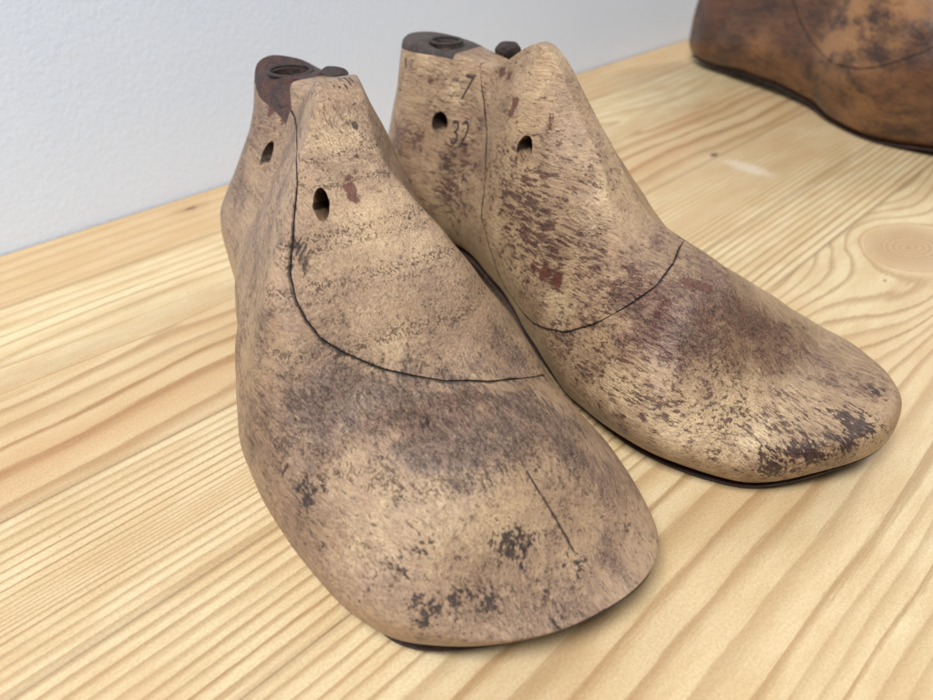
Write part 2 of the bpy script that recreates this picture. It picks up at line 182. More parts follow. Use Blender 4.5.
# ------------------------------------------------------------------ node helper
class NT:
    def __init__(s, name):
        s.m = bpy.data.materials.new(name); s.m.use_nodes = True; s.t = s.m.node_tree; s.t.nodes.clear()
        s.out = s.t.nodes.new('ShaderNodeOutputMaterial'); s.b = s.t.nodes.new('ShaderNodeBsdfPrincipled')
        s.t.links.new(s.b.outputs[0], s.out.inputs[0])
    def lk(s, v, inp):
        if isinstance(v, (int, float)): inp.default_value = v
        elif isinstance(v, tuple): inp.default_value = v if len(v) == len(inp.default_value) else (*v, 1)
        else: s.t.links.new(v, inp)
    def ma(s, op, a, b=0, c=0, clamp=False):
        n = s.t.nodes.new('ShaderNodeMath'); n.operation = op; n.use_clamp = clamp
        s.lk(a, n.inputs[0]); s.lk(b, n.inputs[1]); s.lk(c, n.inputs[2]); return n.outputs[0]
    def add(s, a, b): return s.ma('ADD', a, b)
    def mul(s, a, b): return s.ma('MULTIPLY', a, b)
    def sub(s, a, b): return s.ma('SUBTRACT', a, b)
    def mad(s, a, b, c): return s.ma('MULTIPLY_ADD', a, b, c)
    def mx(s, a, b): return s.ma('MAXIMUM', a, b)
    def ss(s, v, lo, hi, a=0., b=1.):
        n = s.t.nodes.new('ShaderNodeMapRange'); n.interpolation_type = 'SMOOTHSTEP'
        s.lk(v, n.inputs[0]); s.lk(lo, n.inputs[1]); s.lk(hi, n.inputs[2]); n.inputs[3].default_value = a; n.inputs[4].default_value = b
        return n.outputs[0]
    def at(s, nm):
        n = s.t.nodes.new('ShaderNodeAttribute'); n.attribute_name = nm; return n.outputs['Fac']
    def co(s):
        n = s.t.nodes.new('ShaderNodeTexCoord'); return n.outputs['Object']
    def vs(s, v, x, y, z, loc=(0, 0, 0)):
        n = s.t.nodes.new('ShaderNodeMapping'); s.lk(v, n.inputs[0]); n.inputs['Scale'].default_value = (x, y, z)
        n.inputs['Location'].default_value = loc; return n.outputs[0]
    def no(s, v, sc=1., det=3., ro=.5, di=0., col=False):
        n = s.t.nodes.new('ShaderNodeTexNoise'); s.lk(v, n.inputs['Vector']); n.inputs['Scale'].default_value = sc
        n.inputs['Detail'].default_value = det; n.inputs['Roughness'].default_value = ro; n.inputs['Distortion'].default_value = di
        return n.outputs['Color' if col else 'Fac']
    def vadd(s, a, b, k):
        n = s.t.nodes.new('ShaderNodeVectorMath'); n.operation = 'SUBTRACT'; s.lk(b, n.inputs[0]); n.inputs[1].default_value = (.5, .5, .5)
        m = s.t.nodes.new('ShaderNodeVectorMath'); m.operation = 'MULTIPLY_ADD'
        s.lk(n.outputs[0], m.inputs[0]); m.inputs[1].default_value = (k, k, k); s.lk(a, m.inputs[2]); return m.outputs[0]
    def mix(s, f, a, b, mode='MIX'):
        n = s.t.nodes.new('ShaderNodeMix'); n.data_type = 'RGBA'; n.blend_type = mode
        s.lk(f, n.inputs[0]); s.lk(a, n.inputs[6]); s.lk(b, n.inputs[7]); return n.outputs[2]
    def sep(s, v):
        n = s.t.nodes.new('ShaderNodeSeparateXYZ'); s.lk(v, n.inputs[0]); return n.outputs
    def bump(s, h, st, dist, nrm=None):
        n = s.t.nodes.new('ShaderNodeBump'); s.lk(h, n.inputs['Height']); n.inputs['Strength'].default_value = st
        n.inputs['Distance'].default_value = dist
        if nrm is not None: s.lk(nrm, n.inputs['Normal'])
        return n.outputs[0]

def C(r, g, b):
    f = lambda c: (c/255/12.92) if c/255 <= .04045 else ((c/255+.055)/1.055)**2.4
    return (f(r), f(g), f(b), 1.)

# ------------------------------------------------------------------ materials
def last_wood(name, A, B, CL, ST, SP, FL, seed, bands=None, stain0=.0, rough=.5, FLK=.6, FC=(0, 0, 0, 1), kw=.06, f0=.0, SO=.55):
    n = NT(name); P0 = n.vs(n.co(), 1000, 1000, 1000); P = n.vs(n.co(), 1000, 1000, 1000, (seed*37., seed*11., seed*5.))     # millimetres
    Pw = n.vadd(P, n.no(P, .035, 2, .5, col=True), 9.)
    V = lambda x, y, z, o=(0, 0, 0), src=None: n.vs(src or Pw, x, y, z, o)
    big = n.no(Pw, .03, 4, .6); mid = n.no(Pw, .10, 8, .72); mid2 = n.no(V(1, 1, 1, (91, 13, 7)), .16, 7, .72)
    fine = n.no(n.vs(Pw, .42, 1., 1.), .85, 6, .7); fine2 = n.no(n.vs(P, 1, 1, 1, (5, 61, 17)), 1.9, 3, .6)
    streak = n.no(V(.05, .9, 1.3), 1., 5, .65); grain = n.no(V(.07, 2.2, 2.4), 1., 5, .7); grain2 = n.no(V(.5, 4.2, 4.6), 1., 3, .6)
    pore = n.no(V(.22, 2.0, 2.2), 1., 4, .62); pore2 = n.no(n.vs(P, .85, 3.0, 3.2), 1., 2, .5)
    flk = n.no(V(.17, .66, .78, (7, 70, 3)), 1., 8, .78)
    st, sp, cl, rd, fl, gr = [n.at(k) for k in ('stain', 'spot', 'clean', 'red', 'fleck', 'grime_hole_dark')]
    col = n.mix(n.ss(n.add(n.mul(big, .5), n.mul(streak, .5)), .40, .60), A, B)
    col = n.mix(n.mul(n.ss(n.add(n.mad(mid2, 1.2, n.mul(grain, .5)), n.mul(cl, .38)), .86, 1.35), .8), col, CL)
    # long-grain tone variation
    col = n.mix(1., col, n.mix(n.ss(n.add(n.mul(grain, .65), n.mul(grain2, .35)), .34, .66), (.66, .62, .58, 1), (1.16, 1.15, 1.13, 1)), 'MULTIPLY')
    # handling dirt, broken up along the grain
    S1 = n.add(n.add(n.mad(st, .80, stain0), n.mul(n.sub(mid, .5), 2.0)), n.add(n.add(n.mul(n.sub(fine, .5), .8), n.mul(n.sub(grain, .5), 1.5)), n.mul(cl, -.16)))
    soft = n.ss(S1, -.05, .8); hard = n.ss(S1, .42, .60)
    col = n.mix(n.mul(soft, SO), col, ST)
    col = n.mix(n.mul(hard, .62), col, n.mix(n.ss(n.add(n.mul(mid2, .5), n.mul(fine, .5)), .42, .6), ST, SP))
    z = n.sep(P0)[2]; x = n.sep(P0)[0]
    bsum = None
    if bands:
        for (zz, wd, amp, sl) in bands:
            zc = n.add(n.add(z, n.mul(x, sl)), n.mul(n.sub(mid, .5), 3.5))
            b = n.mul(n.ss(n.ma('ABSOLUTE', n.sub(zc, zz)), wd*.3, wd, 1., 0.), amp)
            bsum = b if bsum is None else n.mx(bsum, b)
    ring = n.ss(n.ma('SINE', n.add(n.mul(n.add(z, n.mul(x, .10)), .75), n.mul(big, 14.))), .5, 1., 0., .5)
    F = n.add(n.mx(n.mul(fl, .9), ring), n.mul(hard, .1))
    dash = n.ss(n.add(pore, n.mul(F, .115)), .685, .715)
    dash2 = n.mul(n.ss(n.add(pore2, n.mul(F, .10)), .70, .74), .8)
    D = n.mx(dash, dash2)
    if bands:
        bd = n.ss(n.add(n.no(n.vs(P, 1.5, 1.5, .8), 1., 2, .5), n.mul(n.sub(mid2, .5), .7)), .55, .62); D = n.mx(D, n.mul(bd, bsum))
    col = n.mix(n.mul(D, .78), col, FL)
    # flakes of old finish
    fk = n.ss(n.add(flk, n.add(n.mad(fl, .125, f0), n.mul(n.sub(mid, .5), .30))), .595, .625); col = n.mix(n.mul(fk, FLK), col, n.mix(n.ss(fine, .4, .6), FC, SP))
    # thin drying cracks
    ck = n.no(V(.14, .6, .65, (13, 8, 4)), 1., 5, .62, .5); ck = n.mul(n.ss(n.ma('ABSOLUTE', n.sub(ck, .5)), .0, .008, 1., 0.), n.ss(n.add(big, n.mul(mid2, .6)), .80, .92)); col = n.mix(n.mul(ck, .7), col, SP)
    # pale rubbed scratches through the dirt
    ps = n.no(V(.20, .95, .95, (3, 3, 44)), 1., 5, .7, .8); ps = n.mul(n.ss(n.ma('ABSOLUTE', n.sub(ps, .5)), .0, .014, 1., 0.), n.ss(S1, .1, .5)); col = n.mix(n.mul(ps, .75), col, CL)
    ps2 = n.no(V(.9, .12, .5, (8, 31, 4)), 1., 3, .6, .6); ps2 = n.mul(n.ss(n.ma('ABSOLUTE', n.sub(ps2, .5)), .0, .007, 1., 0.), n.ss(mid2, .52, .6)); col = n.mix(n.mul(ps2, .5), col, CL)
    # crisp dark spots
    Kk = n.ss(n.add(n.add(n.mul(sp, .60), n.mul(n.sub(fine, .5), 2.0)), n.mul(n.sub(mid2, .5), 1.7)), .42-kw, .54+kw)
    Kk = n.mul(Kk, n.ss(sp, .02, .20)); col = n.mix(n.mul(Kk, .92), col, SP)
    rare = n.ss(n.add(n.mul(fine2, .6), n.mul(mid, .5)), .67, .71); col = n.mix(n.mul(rare, .75), col, SP)
    R_ = n.ss(n.add(n.add(n.mul(rd, .8), n.mul(n.sub(fine, .5), 1.1)), n.mul(n.sub(grain, .5), .9)), .36, .46)
    col = n.mix(n.mul(R_, n.mul(n.ss(rd, .04, .2), .88)), col, n.mix(fine, C(70, 30, 24), C(110, 56, 42)))
    crk = n.ss(n.add(n.at('crack'), n.mul(n.sub(fine, .5), .9)), .46, .72); col = n.mix(n.mul(crk, .85), col, C(44, 30, 26))
    grime_dark = n.ss(n.add(gr, n.add(n.mul(n.sub(fine, .5), 1.0), n.mul(n.sub(mid2, .5), .6))), .35, .72)
    col = n.mix(n.mul(grime_dark, .88), col, C(38, 26, 21))
    n.lk(col, n.b.inputs['Base Color'])
    rg = n.add(n.mad(hard, -.08, rough), n.add(n.mul(n.sub(fine, .5), .3), n.mul(D, .3)))
    n.lk(rg, n.b.inputs['Roughness']); n.b.inputs['Specular IOR Level'].default_value = .45
    h = n.add(n.add(n.mul(D, -1.), n.mul(n.add(Kk, n.add(R_, fk)), .35)), n.add(n.mul(grain, .45), n.add(n.mul(ck, -1.), n.add(n.mul(fine, .4), n.add(n.mul(grime_dark, -.6), n.mul(crk, -1.2))))))
    b1 = n.bump(h, .9, .0003); b2 = n.bump(n.add(mid, n.mul(streak, .5)), .7, .0010, b1)
    n.lk(b2, n.b.inputs['Normal']); return n.m

def dark_wood(name, A, B, CL, seed, rough=.35):
    n = NT(name); P = n.vs(n.co(), 1000, 1000, 1000, (seed*31., 3, 9))
    Pw = n.vadd(P, n.no(P, .03, 2, .5, col=True), 14.)
    mid = n.no(n.vs(Pw, .6, 1.3, 1.3), .06, 7, .66); st = n.no(n.vs(Pw, .07, 1.1, 1.1), 1., 5, .65); fine = n.no(P, .5, 5, .6)
    col = n.mix(n.ss(n.add(n.mul(mid, .5), n.mul(st, .5)), .38, .6), A, B)
    col = n.mix(n.mul(n.ss(n.at('clean'), .1, .9), n.ss(mid, .35, .6)), col, CL)
    col = n.mix(n.mul(n.ss(n.add(n.at('stain'), n.mul(n.sub(fine, .5), 1.2)), .3, .8), .7), col, A)
    col = n.mix(n.mul(n.ss(fine, .56, .66), .5), col, A)
    col = n.mix(n.mul(n.ss(n.at('grime_hole_dark'), .3, .8), .8), col, C(34, 20, 18))
    n.lk(col, n.b.inputs['Base Color']); n.lk(n.mad(fine, .3, rough-.15), n.b.inputs['Roughness'])
    n.lk(n.bump(n.add(fine, n.mul(st, .6)), .4, .0004), n.b.inputs['Normal']); return n.m

def cap_material(name, A, B, E, seed):
    n = NT(name); P = n.vs(n.co(), 1000, 1000, 1000, (seed*13., 1, 4))
    m = n.no(P, .22, 6, .65); f = n.no(P, 1.1, 4, .6)
    col = n.mix(n.ss(m, .38, .62), A, B); col = n.mix(n.mul(n.ss(f, .56, .68), .6), col, E)
    n.lk(col, n.b.inputs['Base Color']); n.lk(n.mad(m, .5, .38), n.b.inputs['Roughness'])
    n.lk(n.bump(n.add(m, n.mul(f, .6)), .9, .0009), n.b.inputs['Normal']); return n.m

def pine():
    n = NT('pine_boards'); P = n.vs(n.co(), 1000, 1000, 1000)
    ph = n.at('ring'); tint = n.at('tint'); knot = n.at('knot'); con = n.at('contrast')
    fib = n.no(n.vs(P, .05, 1.6, 1), 1., 4, .6); fib2 = n.no(n.vs(P, .20, 3.6, 1), 1., 5, .68); mid = n.no(n.vs(P, .02, .08, 1), 1., 4, .6)
    pores = n.no(n.vs(P, .5, 3.2, 1), 1., 2, .5)
    ph = n.add(ph, n.add(n.mul(n.sub(fib, .5), .34), n.mul(n.sub(fib2, .5), .26)))
    ph = n.add(ph, n.mul(n.sub(n.no(n.vs(P, .004, .05, 1), 1., 3, .55), .5), 1.0))
    fr = n.ma('FRACT', ph); fl = n.ma('FLOOR', ph)
    w = n.t.nodes.new('ShaderNodeTexWhiteNoise'); w.noise_dimensions = '1D'; n.lk(fl, w.inputs['W']); rnd = w.outputs['Value']
    late = n.mul(n.ss(fr, n.mad(rnd, .35, .25), .88), n.ss(fr, .88, 1.0, 1., 0.))
    late = n.mul(late, n.mul(n.mad(rnd, .6, .7), con))
    late = n.mul(late, n.ss(fib2, .2, .5, .75, 1.))
    early = n.mix(n.ss(mid, .35, .65), C(*EARLY1), C(*EARLY2))
    early = n.mix(n.mul(tint, .85), early, C(*TINT))
    lt = n.mix(tint, C(*LATE1), C(*LATE2))
    col = n.mix(n.ma('MINIMUM', n.mul(late, 1.0), 1.), early, lt)
    col = n.mix(n.mul(n.ss(fib2, .46, .70), .34), col, C(190, 156, 112))
    col = n.mix(n.mul(n.ss(pores, .66, .74), .30), col, C(160, 118, 74))
    col = n.mix(knot, col, n.mix(late, C(184, 150, 112), C(150, 110, 76)))
    sp = n.no(P, .35, 2, .5); spot = n.ss(sp, .785, .80); col = n.mix(n.mul(spot, .7), col, C(92, 60, 38))
    fine = n.no(P, 1.2, 4, .65); col = n.mix(1., col, n.mix(n.ss(fine, .32, .68), (.90, .88, .86, 1), (1.06, 1.06, 1.05, 1)), 'MULTIPLY')
    blot = n.no(P, .012, 3, .5); col = n.mix(n.mul(n.ss(blot, .5, .68), .25), col, C(196, 156, 112))
    pl = n.at('pale'); col = n.mix(n.mul(n.ss(n.add(pl, n.mul(n.sub(fib, .5), .8)), .35, .7), .8), col, C(222, 204, 178))
    dk = n.at('dark'); col = n.mix(n.mul(n.ss(n.add(dk, n.mul(n.sub(fine, .5), .5)), .4, .7), .85), col, C(84, 56, 42))
    gap = n.at('gap'); col = n.mix(n.mul(gap, .45), col, C(120, 86, 54))
    n.lk(col, n.b.inputs['Base Color']); n.lk(n.add(.40, n.mul(fib2, .25)), n.b.inputs['Roughness'])
    n.b.inputs['Specular IOR Level'].default_value = .4
    h = n.add(n.mul(late, .6), n.add(n.mul(fib2, .35), n.mul(pores, -.3)))
    n.lk(n.bump(h, .35, .00018), n.b.inputs['Normal']); return n.m
EARLY1 = (221, 204, 164); EARLY2 = (207, 183, 140); TINT = (196, 160, 116); LATE1 = (166, 135, 93); LATE2 = (164, 122, 82)

def plaster():
    n = NT('painted_plaster'); P = n.vs(n.co(), 1000, 1000, 1000)
    a = n.no(P, .42, 3, .5, .2); b = n.no(P, 1.1, 3, .5); c = n.no(P, .015, 3, .5)
    n.lk(n.mix(c, C(*WALL1), C(*WALL2)), n.b.inputs['Base Color'])
    n.b.inputs['Roughness'].default_value = .42
    n.lk(n.bump(n.add(a, n.mul(b, .3)), .28, .0009), n.b.inputs['Normal']); return n.m
WALL1 = (220, 233, 251); WALL2 = (228, 239, 254)

# ------------------------------------------------------------------ table top
WALL_Y = 2.263
def tabletop(mat):
    rng = random.Random(4)
    staves = [(-.35, .62), (.62, .852), (.852, 1.205), (1.205, 1.955), (1.955, WALL_Y-.006)]
    edges = [(-1.6, -.95), (-.95, -.35)]
    allst = edges + staves
    V = []; F = []; A = {k: [] for k in ('ring', 'tint', 'knot', 'contrast', 'gap', 'pale', 'dark')}
    X = np.arange(-1.6, 7.2, .016)
    def wob(x, f, ph): return np.sin(x*f+ph)*.6+np.sin(x*f*2.3+ph*1.7)*.3+np.sin(x*f*4.9+ph*.6)*.12
    for si, (y0, y1) in enumerate(allst):
        ny = max(6, int((y1-y0)/.012)); Y = np.linspace(y0, y1, ny)
        XX, YY = np.meshgrid(X, Y, indexing='ij')
        tint = np.full(XX.shape, .15); knot = np.zeros(XX.shape); con = np.ones(XX.shape)
        def bump(cx, cy, rx, ry): return np.exp(-((XX-cx)/rx)**2-((YY-cy)/ry)**2)
        if si == 6:      # tan board by the wall
            ph = (YY+.03*wob(XX, 1.1, 1))/.055+.3; tint[:] = .62; con[:] = .35
            k = bump(.93, 2.165, .06, .028); knot = .75*np.clip(k*1.5, 0, 1)
        elif si == 5:    # cathedral board
            cy = 1.64+.02*wob(XX, 1.3, 0)
            dep = .05+.11*(1-np.exp(-((XX-.75)/.75)**2)) + .10*np.exp(-((XX-3.0)/.5)**2)
            r = np.sqrt((YY-cy)**2+dep**2)
            ph = r/.06*(1+.35*(YY > cy)*np.clip((YY-cy)/.25, 0, 1)) + .25*wob(XX+YY*2, 2.3, 2)
            yl = YY+.022*wob(XX, 1.9, 1)+.010*wob(XX, 6., 2)
            phl = np.interp(yl, [1.18, 1.27, 1.36, 1.43, 1.50, 1.55, 1.585, 1.62, 1.66], [-1., 0, 1, 2, 3, 4, 5, 6, 7.])
            low = 1/(1+np.exp((YY-(1.60+.05*wob(XX, 2., 1)))/.025))
            ll = 1/(1+np.exp((YY-1.625)/.012)); ph = ph*(1-ll)+(phl+40)*ll
            tint = .05+.45*low; con = .55+.35*low
            tint += .6*bump(.25, 1.32, .45, .06)+.6*bump(2.9, 1.5, .35, .05)+.5*bump(2.2, 1.34, .6, .04)
            knot = .0*XX
        elif si == 4:    # straight fine grain, pale knot on the far right
            fb = np.exp(-((YY-.99-.004*wob(XX, 1., 3))/.035)**2)
            ph = (YY+.006*wob(XX, 1.4, 5))/.0225 + 2.5*np.tanh((YY-.99)/.03)
            con = .8-.15*fb; tint = .2+.25*fb
            bl = np.exp(-((XX-2.55)/.22)**2-((YY-1.215)/.11)**2)
            bl2 = np.exp(-((XX-2.3)/.55)**2-((YY-1.15)/.14)**2); con = con*(1-.75*bl2); tint += .3*bl2
            knot = .0*XX
        elif si == 3:
            ph = (YY+.008*wob(XX, 1.0, 2))/.026; con[:] = .9; tint = .18+.1*np.sin(XX*2)
        elif si == 2:
            yy = YY+.012*wob(XX, 1.3, 0)+.006*wob(XX, 5, 1)
            ph = np.interp(yy, [-.40, -.1, .10, .22, .36, .48, .62], [-12, -3.2, 3.6, 5.6, 7.8, 10.1, 15.5])
            con = .62+.2*np.exp(-((YY-.3)/.2)**2); tint = .15+.35*np.exp(-((YY-.27)/.14)**2)
            # the big knot and the arcs round it
            kx, ky = 2.27, .44
            dx = (XX-kx)*.75; dy = YY-ky; d = np.sqrt(dx*dx+dy*dy)
            w = np.exp(-(d/.24)**4); far = np.exp(-((XX-kx)/.42)**2)*np.exp(-(np.minimum(dy+.02, 0)/.16)**4)
            ph2 = d/.045+.25*np.sin(np.arctan2(dy, dx)*3)
            ph3 = d/.016+.3*np.sin(np.arctan2(dy, dx)*2)
            ph = ph*(1-far)+far*(8+ (d**.8)/.05)*(1)+0*ph2
            kk = 1/(1+np.exp((d-.105)/.008)); ph = ph*(1-kk)+kk*ph3
            knot = kk*.75; con = con*(1-.15*far); tint = tint*(1-far*.6)+.5*np.exp(-((d-.12)/.02)**2)
        else:
            ph = (YY+.02*wob(XX, 1.2, si))/.045
        pale = np.exp(-((XX-2.50-.1*(YY-1.08))/.06)**2-((YY-1.07)/.15)**2)*.75; dark = 1.1*np.exp(-((XX-2.53)/.03)**2-((YY-1.222)/.014)**2)+.55*np.exp(-((XX-2.41-.05*(YY-1.1))/.012)**2-((YY-1.09)/.12)**2)+.9*np.exp(-((XX-.93)/.035)**2-((YY-2.165)/.012)**2)
        dark += .8*np.exp(-((XX-2.02)/.02)**2-((YY-.42)/.01)**2)
        n0 = len(V); nx = len(X)
        gap = np.zeros(XX.shape); gap[:, 0] = .8; gap[:, -1] = .8
        zz = np.zeros(XX.shape); zz[:, 0] = -.0009; zz[:, -1] = -.0009
        Yg = YY.copy()
        V += [tuple(v) for v in np.stack([XX*K, Yg*K, zz*K], -1).reshape(-1, 3)]
        for i in range(nx-1):
            b = n0+i*ny
            F += [(b+j, b+ny+j, b+ny+j+1, b+j+1) for j in range(ny-1)]
        for k, a in (('ring', ph+si*31), ('tint', tint), ('knot', knot), ('contrast', con), ('gap', gap), ('pale', pale), ('dark', dark)): A[k].append(np.asarray(a).reshape(-1))
    # thickness: front, back and side faces
    n0 = len(V); x0, x1, y0, y1, th = X[0], X[-1], allst[0][0], allst[-1][1], .16
    V += [(x*K, y*K, z*K) for x, y, z in ((x0, y0, -.001), (x1, y0, -.001), (x1, y1, -.001), (x0, y1, -.001), (x0, y0, -th), (x1, y0, -th), (x1, y1, -th), (x0, y1, -th))]
    F += [(n0, n0+4, n0+5, n0+1), (n0+1, n0+5, n0+6, n0+2), (n0+2, n0+6, n0+7, n0+3), (n0+3, n0+7, n0+4, n0), (n0+4, n0+7, n0+6, n0+5)]
    o = link('tabletop', V, F, mat)
    for k in A: put(o.data, k, np.concatenate(A[k]+[np.full(8, .0)]))
    return o

# ------------------------------------------------------------------ materials used
def T(mm): return mm*K*1000
def BAND(x, z, w, a, sl=.0): return (T(z)+T(x)*sl, w, a, sl)
M_L = last_wood('worn_maple', C(178, 149, 118), C(142, 115, 94), C(204, 177, 140), C(100, 74, 67), C(46, 31, 33), C(66, 45, 36), 1,
                bands=[BAND(.80, .466, 1.1, 1.), BAND(.80, .452, .9, .9), BAND(.86, .416, 1.4, 1.), BAND(.86, .402, .8, .7), BAND(.95, .342, 2.0, .9), BAND(1.1, .235, 2.4, .7),
                       BAND(.60, .545, .7, 1.), BAND(.62, .515, .7, .9)], stain0=.10, FLK=.6, FC=C(86, 60, 52), kw=.05, f0=.004, SO=.52, rough=.40)
M_R = last_wood('worn_beech', C(186, 157, 122), C(150, 122, 95), C(216, 190, 150), C(92, 50, 46), C(50, 27, 29), C(62, 38, 30), 2, stain0=.08, rough=.31, FLK=.85, FC=C(86, 44, 38), kw=.0, f0=-.006, SO=.6)
M_D = dark_wood('dark_oiled_wood', C(58, 39, 33), C(106, 71, 47), C(160, 116, 74), 3, .27)
M_CAPL = cap_material('dark_leather_cap', C(46, 32, 30), C(78, 50, 42), C(116, 78, 62), 1)
M_CAPR = cap_material('dark_metal_cap', C(50, 42, 40), C(76, 64, 58), C(104, 88, 78), 2)
M_SOLE = cap_material('dark_sole_edge', C(48, 34, 28), C(66, 46, 36), C(84, 62, 46), 3)
M_IRON = cap_material('iron_knob', C(40, 30, 28), C(58, 44, 38), C(80, 60, 50), 4)
M_INK = cap_material('stamped_ink', C(44, 33, 28), C(60, 45, 37), C(84, 63, 50), 5)

# ------------------------------------------------------------------ a shoe last
FANC = {}
def make_last(p, stains, seam, holes, cap, capx, wood, capmat, label, label_extra=None, bowl=None, dish=None, cracks=(), knob=None):
    root = bpy.data.objects.new('shoe_last', None); COL.objects.link(root)
    root.empty_display_size = .03
    root['label'] = label; root['category'] = 'shoe last'; root['group'] = 'old wooden shoe lasts on the pine boards'
    raw = loft_object('body', *last_surface(p, 330, 240), wood, root)
    top = .95; fan = len(seam[0]) == 3
    poly = None if fan else [(seam[0][0], top)] + list(seam) + [(seam[-1][0]+.03, top)]
    # cuts shared by both pieces
    for hc, r, dr in holes:
        c = cyl((0, 0, 0), 1., .24, 'z', seg=40)
        zz = Vector(dr).normalized(); xx = zz.cross(Vector((0, 0, 1))).normalized(); yy = zz.cross(xx)
        if yy.z < 0: xx = -xx; yy = -yy
        B = Matrix((xx, yy, zz)).transposed().to_4x4()
        c.data.transform(B @ Matrix.Rotation(r[2], 4, 'Z') @ Matrix.Diagonal((r[0], r[1], 1, 1))); c.data.transform(Matrix.Translation(Vector(hc)*K)); fixn(c); boole(raw, c, 'DIFFERENCE'); kill(c)
    block = dup(raw, 'instep_block'); block.parent = root
    g = .0018
    if fan:
        A = np.array(FANC[len(seam)]); LP = np.array(seam)
        def cone(Q):
            V = [tuple(A*K), tuple((A+(Q.mean(0)-A)*3.2)*K)]+[tuple((A+(q-A)*2.6)*K) for q in Q]; m = len(Q)
            F = [(0, 2+(i+1) % m, 2+i) for i in range(m)]+[(1, 2+i, 2+(i+1) % m) for i in range(m)]
            o = link('cutter', V, F, smooth=False); fixn(o); return o
        pr = cone(LP); boole(raw, pr, 'DIFFERENCE')
        c0 = LP.mean(0); d = np.roll(LP, -1, 0)-np.roll(LP, 1, 0); r = LP-A; nn = np.cross(d, r); nn /= np.linalg.norm(nn, axis=1)[:, None]
        nn *= np.sign((nn*(c0-LP)).sum(1))[:, None]
        pr2 = cone(LP+nn*g)
    else:
        pr = prism(poly); boole(raw, pr, 'DIFFERENCE'); sm = []
        for i in range(len(seam)):
            a = np.array(seam[max(i-1, 0)]); b = np.array(seam[min(i+1, len(seam)-1)]); t = b-a; t /= np.linalg.norm(t)
            sm.append((seam[i][0]-t[1]*g, seam[i][1]+t[0]*g))
        pr2 = prism([(sm[0][0], top)] + sm + [(sm[-1][0]+.03, top)])
    boole(block, pr2, 'INTERSECT'); kill(pr, pr2)
    if bowl:
        c = ball(*bowl); boole(raw, c, 'DIFFERENCE'); kill(c)
    plate = None
    if dish:
        c = cyl(dish[0], dish[1], .24, 'z', rz=dish[2], r2=dish[1]*1.0); boole(raw, c, 'DIFFERENCE'); kill(c)
    if cap:
        plate = dup(raw, 'heel_cap'); plate.parent = root
        c = prism(cap+[(capx, .9), (-.3, .9)]); boole(raw, c, 'DIFFERENCE'); kill(c)
        e = .0007
        c = prism([(x, z+e) for x, z in cap]+[(capx-e, .9), (-.3, .9)]); boole(plate, c, 'INTERSECT'); kill(c)
        plate.data.materials.clear(); plate.data.materials.append(capmat)
        if dish:
            bm = bmesh.new(); R = dish[1]*1.12; seg = 48
            for i in range(seg):
                a = i/seg*2*math.pi
                for j in range(8):
                    q = j/8*2*math.pi; rr = R+.006*math.cos(q)
                    bm.verts.new(((dish[0][0]+rr*math.cos(a))*K, (dish[0][1]+rr*dish[2]*math.sin(a))*K, (dish[3]+.004*math.sin(q))*K))
            bm.verts.ensure_lookup_table()
            for i in range(seg):
                for j in range(8):
                    v = bm.verts; bm.faces.new((v[i*8+j], v[((i+1) % seg)*8+j], v[((i+1) % seg)*8+(j+1) % 8], v[i*8+(j+1) % 8]))
            bmesh.ops.recalc_face_normals(bm, faces=bm.faces)
            me = bpy.data.meshes.new('socket_ring'); bm.to_mesh(me); bm.free(); me.materials.append(M_IRON); me.shade_smooth()
            rg = bpy.data.objects.new('socket_ring', me); COL.objects.link(rg); rg.parent = plate
        finish(plate)
    for o in (raw, block):
        paint(o, stains, seam, holes, cracks); finish(o)
    sole = loft_object('sole_edge', *last_surface(p, 120, 40, sole=True), M_SOLE, root); finish(sole, 50)
    if knob:
        ball(knob[0], knob[1], 'latch_knob', M_IRON, root, knob[2])
    root.location = (p['x']*K, p['y']*K, 0); root.rotation_euler = (0, 0, p['ang'])
    return root, raw, block

def text_on(body, blk, txt, size, px, pz, rot, parent, mat, name, side=-1, sx=.85):
    """stamped characters laid on the side of the last, following its surface"""
    cu = bpy.data.curves.new('t', 'FONT'); cu.body = txt; cu.size = size*K; cu.extrude = 0; cu.offset = -.00008
    to = bpy.data.objects.new('t', cu); COL.objects.link(to)
    dg = bpy.context.evaluated_depsgraph_get(); me = bpy.data.meshes.new_from_object(to.evaluated_get(dg)); kill(to)
    bm = bmesh.new(); bm.from_mesh(me)
    bmesh.ops.triangulate(bm, faces=bm.faces)
    for _ in range(2): bmesh.ops.subdivide_edges(bm, edges=[e for e in bm.edges if e.calc_length() > .0008], cuts=1, use_grid_fill=False); bmesh.ops.triangulate(bm, faces=bm.faces)
    from mathutils.bvhtree import BVHTree
    trees = [BVHTree.FromPolygons([v.co.copy() for v in o.data.vertices], [tuple(q.vertices) for q in o.data.polygons]) for o in (body, blk)]
    c, s = math.cos(rot), math.sin(rot)
    for v in bm.verts:
        u, w = v.co.x*sx, v.co.y
        x = px*K+c*u-s*w; z = pz*K+s*u+c*w
        best = None
        for t in trees:
            h = t.ray_cast(Vector((x, side*.4*K, z)), Vector((0, -side, 0)))
            if h[0] is not None and (best is None or h[3] < best[1]): best = (h[0], h[3], h[1])
        if best: v.co = best[0]+Vector((0, side*.00009, 0))
        else: v.co = Vector((x, 0, z))
    me2 = bpy.data.meshes.new(name); bm.to_mesh(me2); bm.free(); me2.materials.append(mat)
    o = bpy.data.objects.new(name, me2); COL.objects.link(o); o.parent = parent; return o

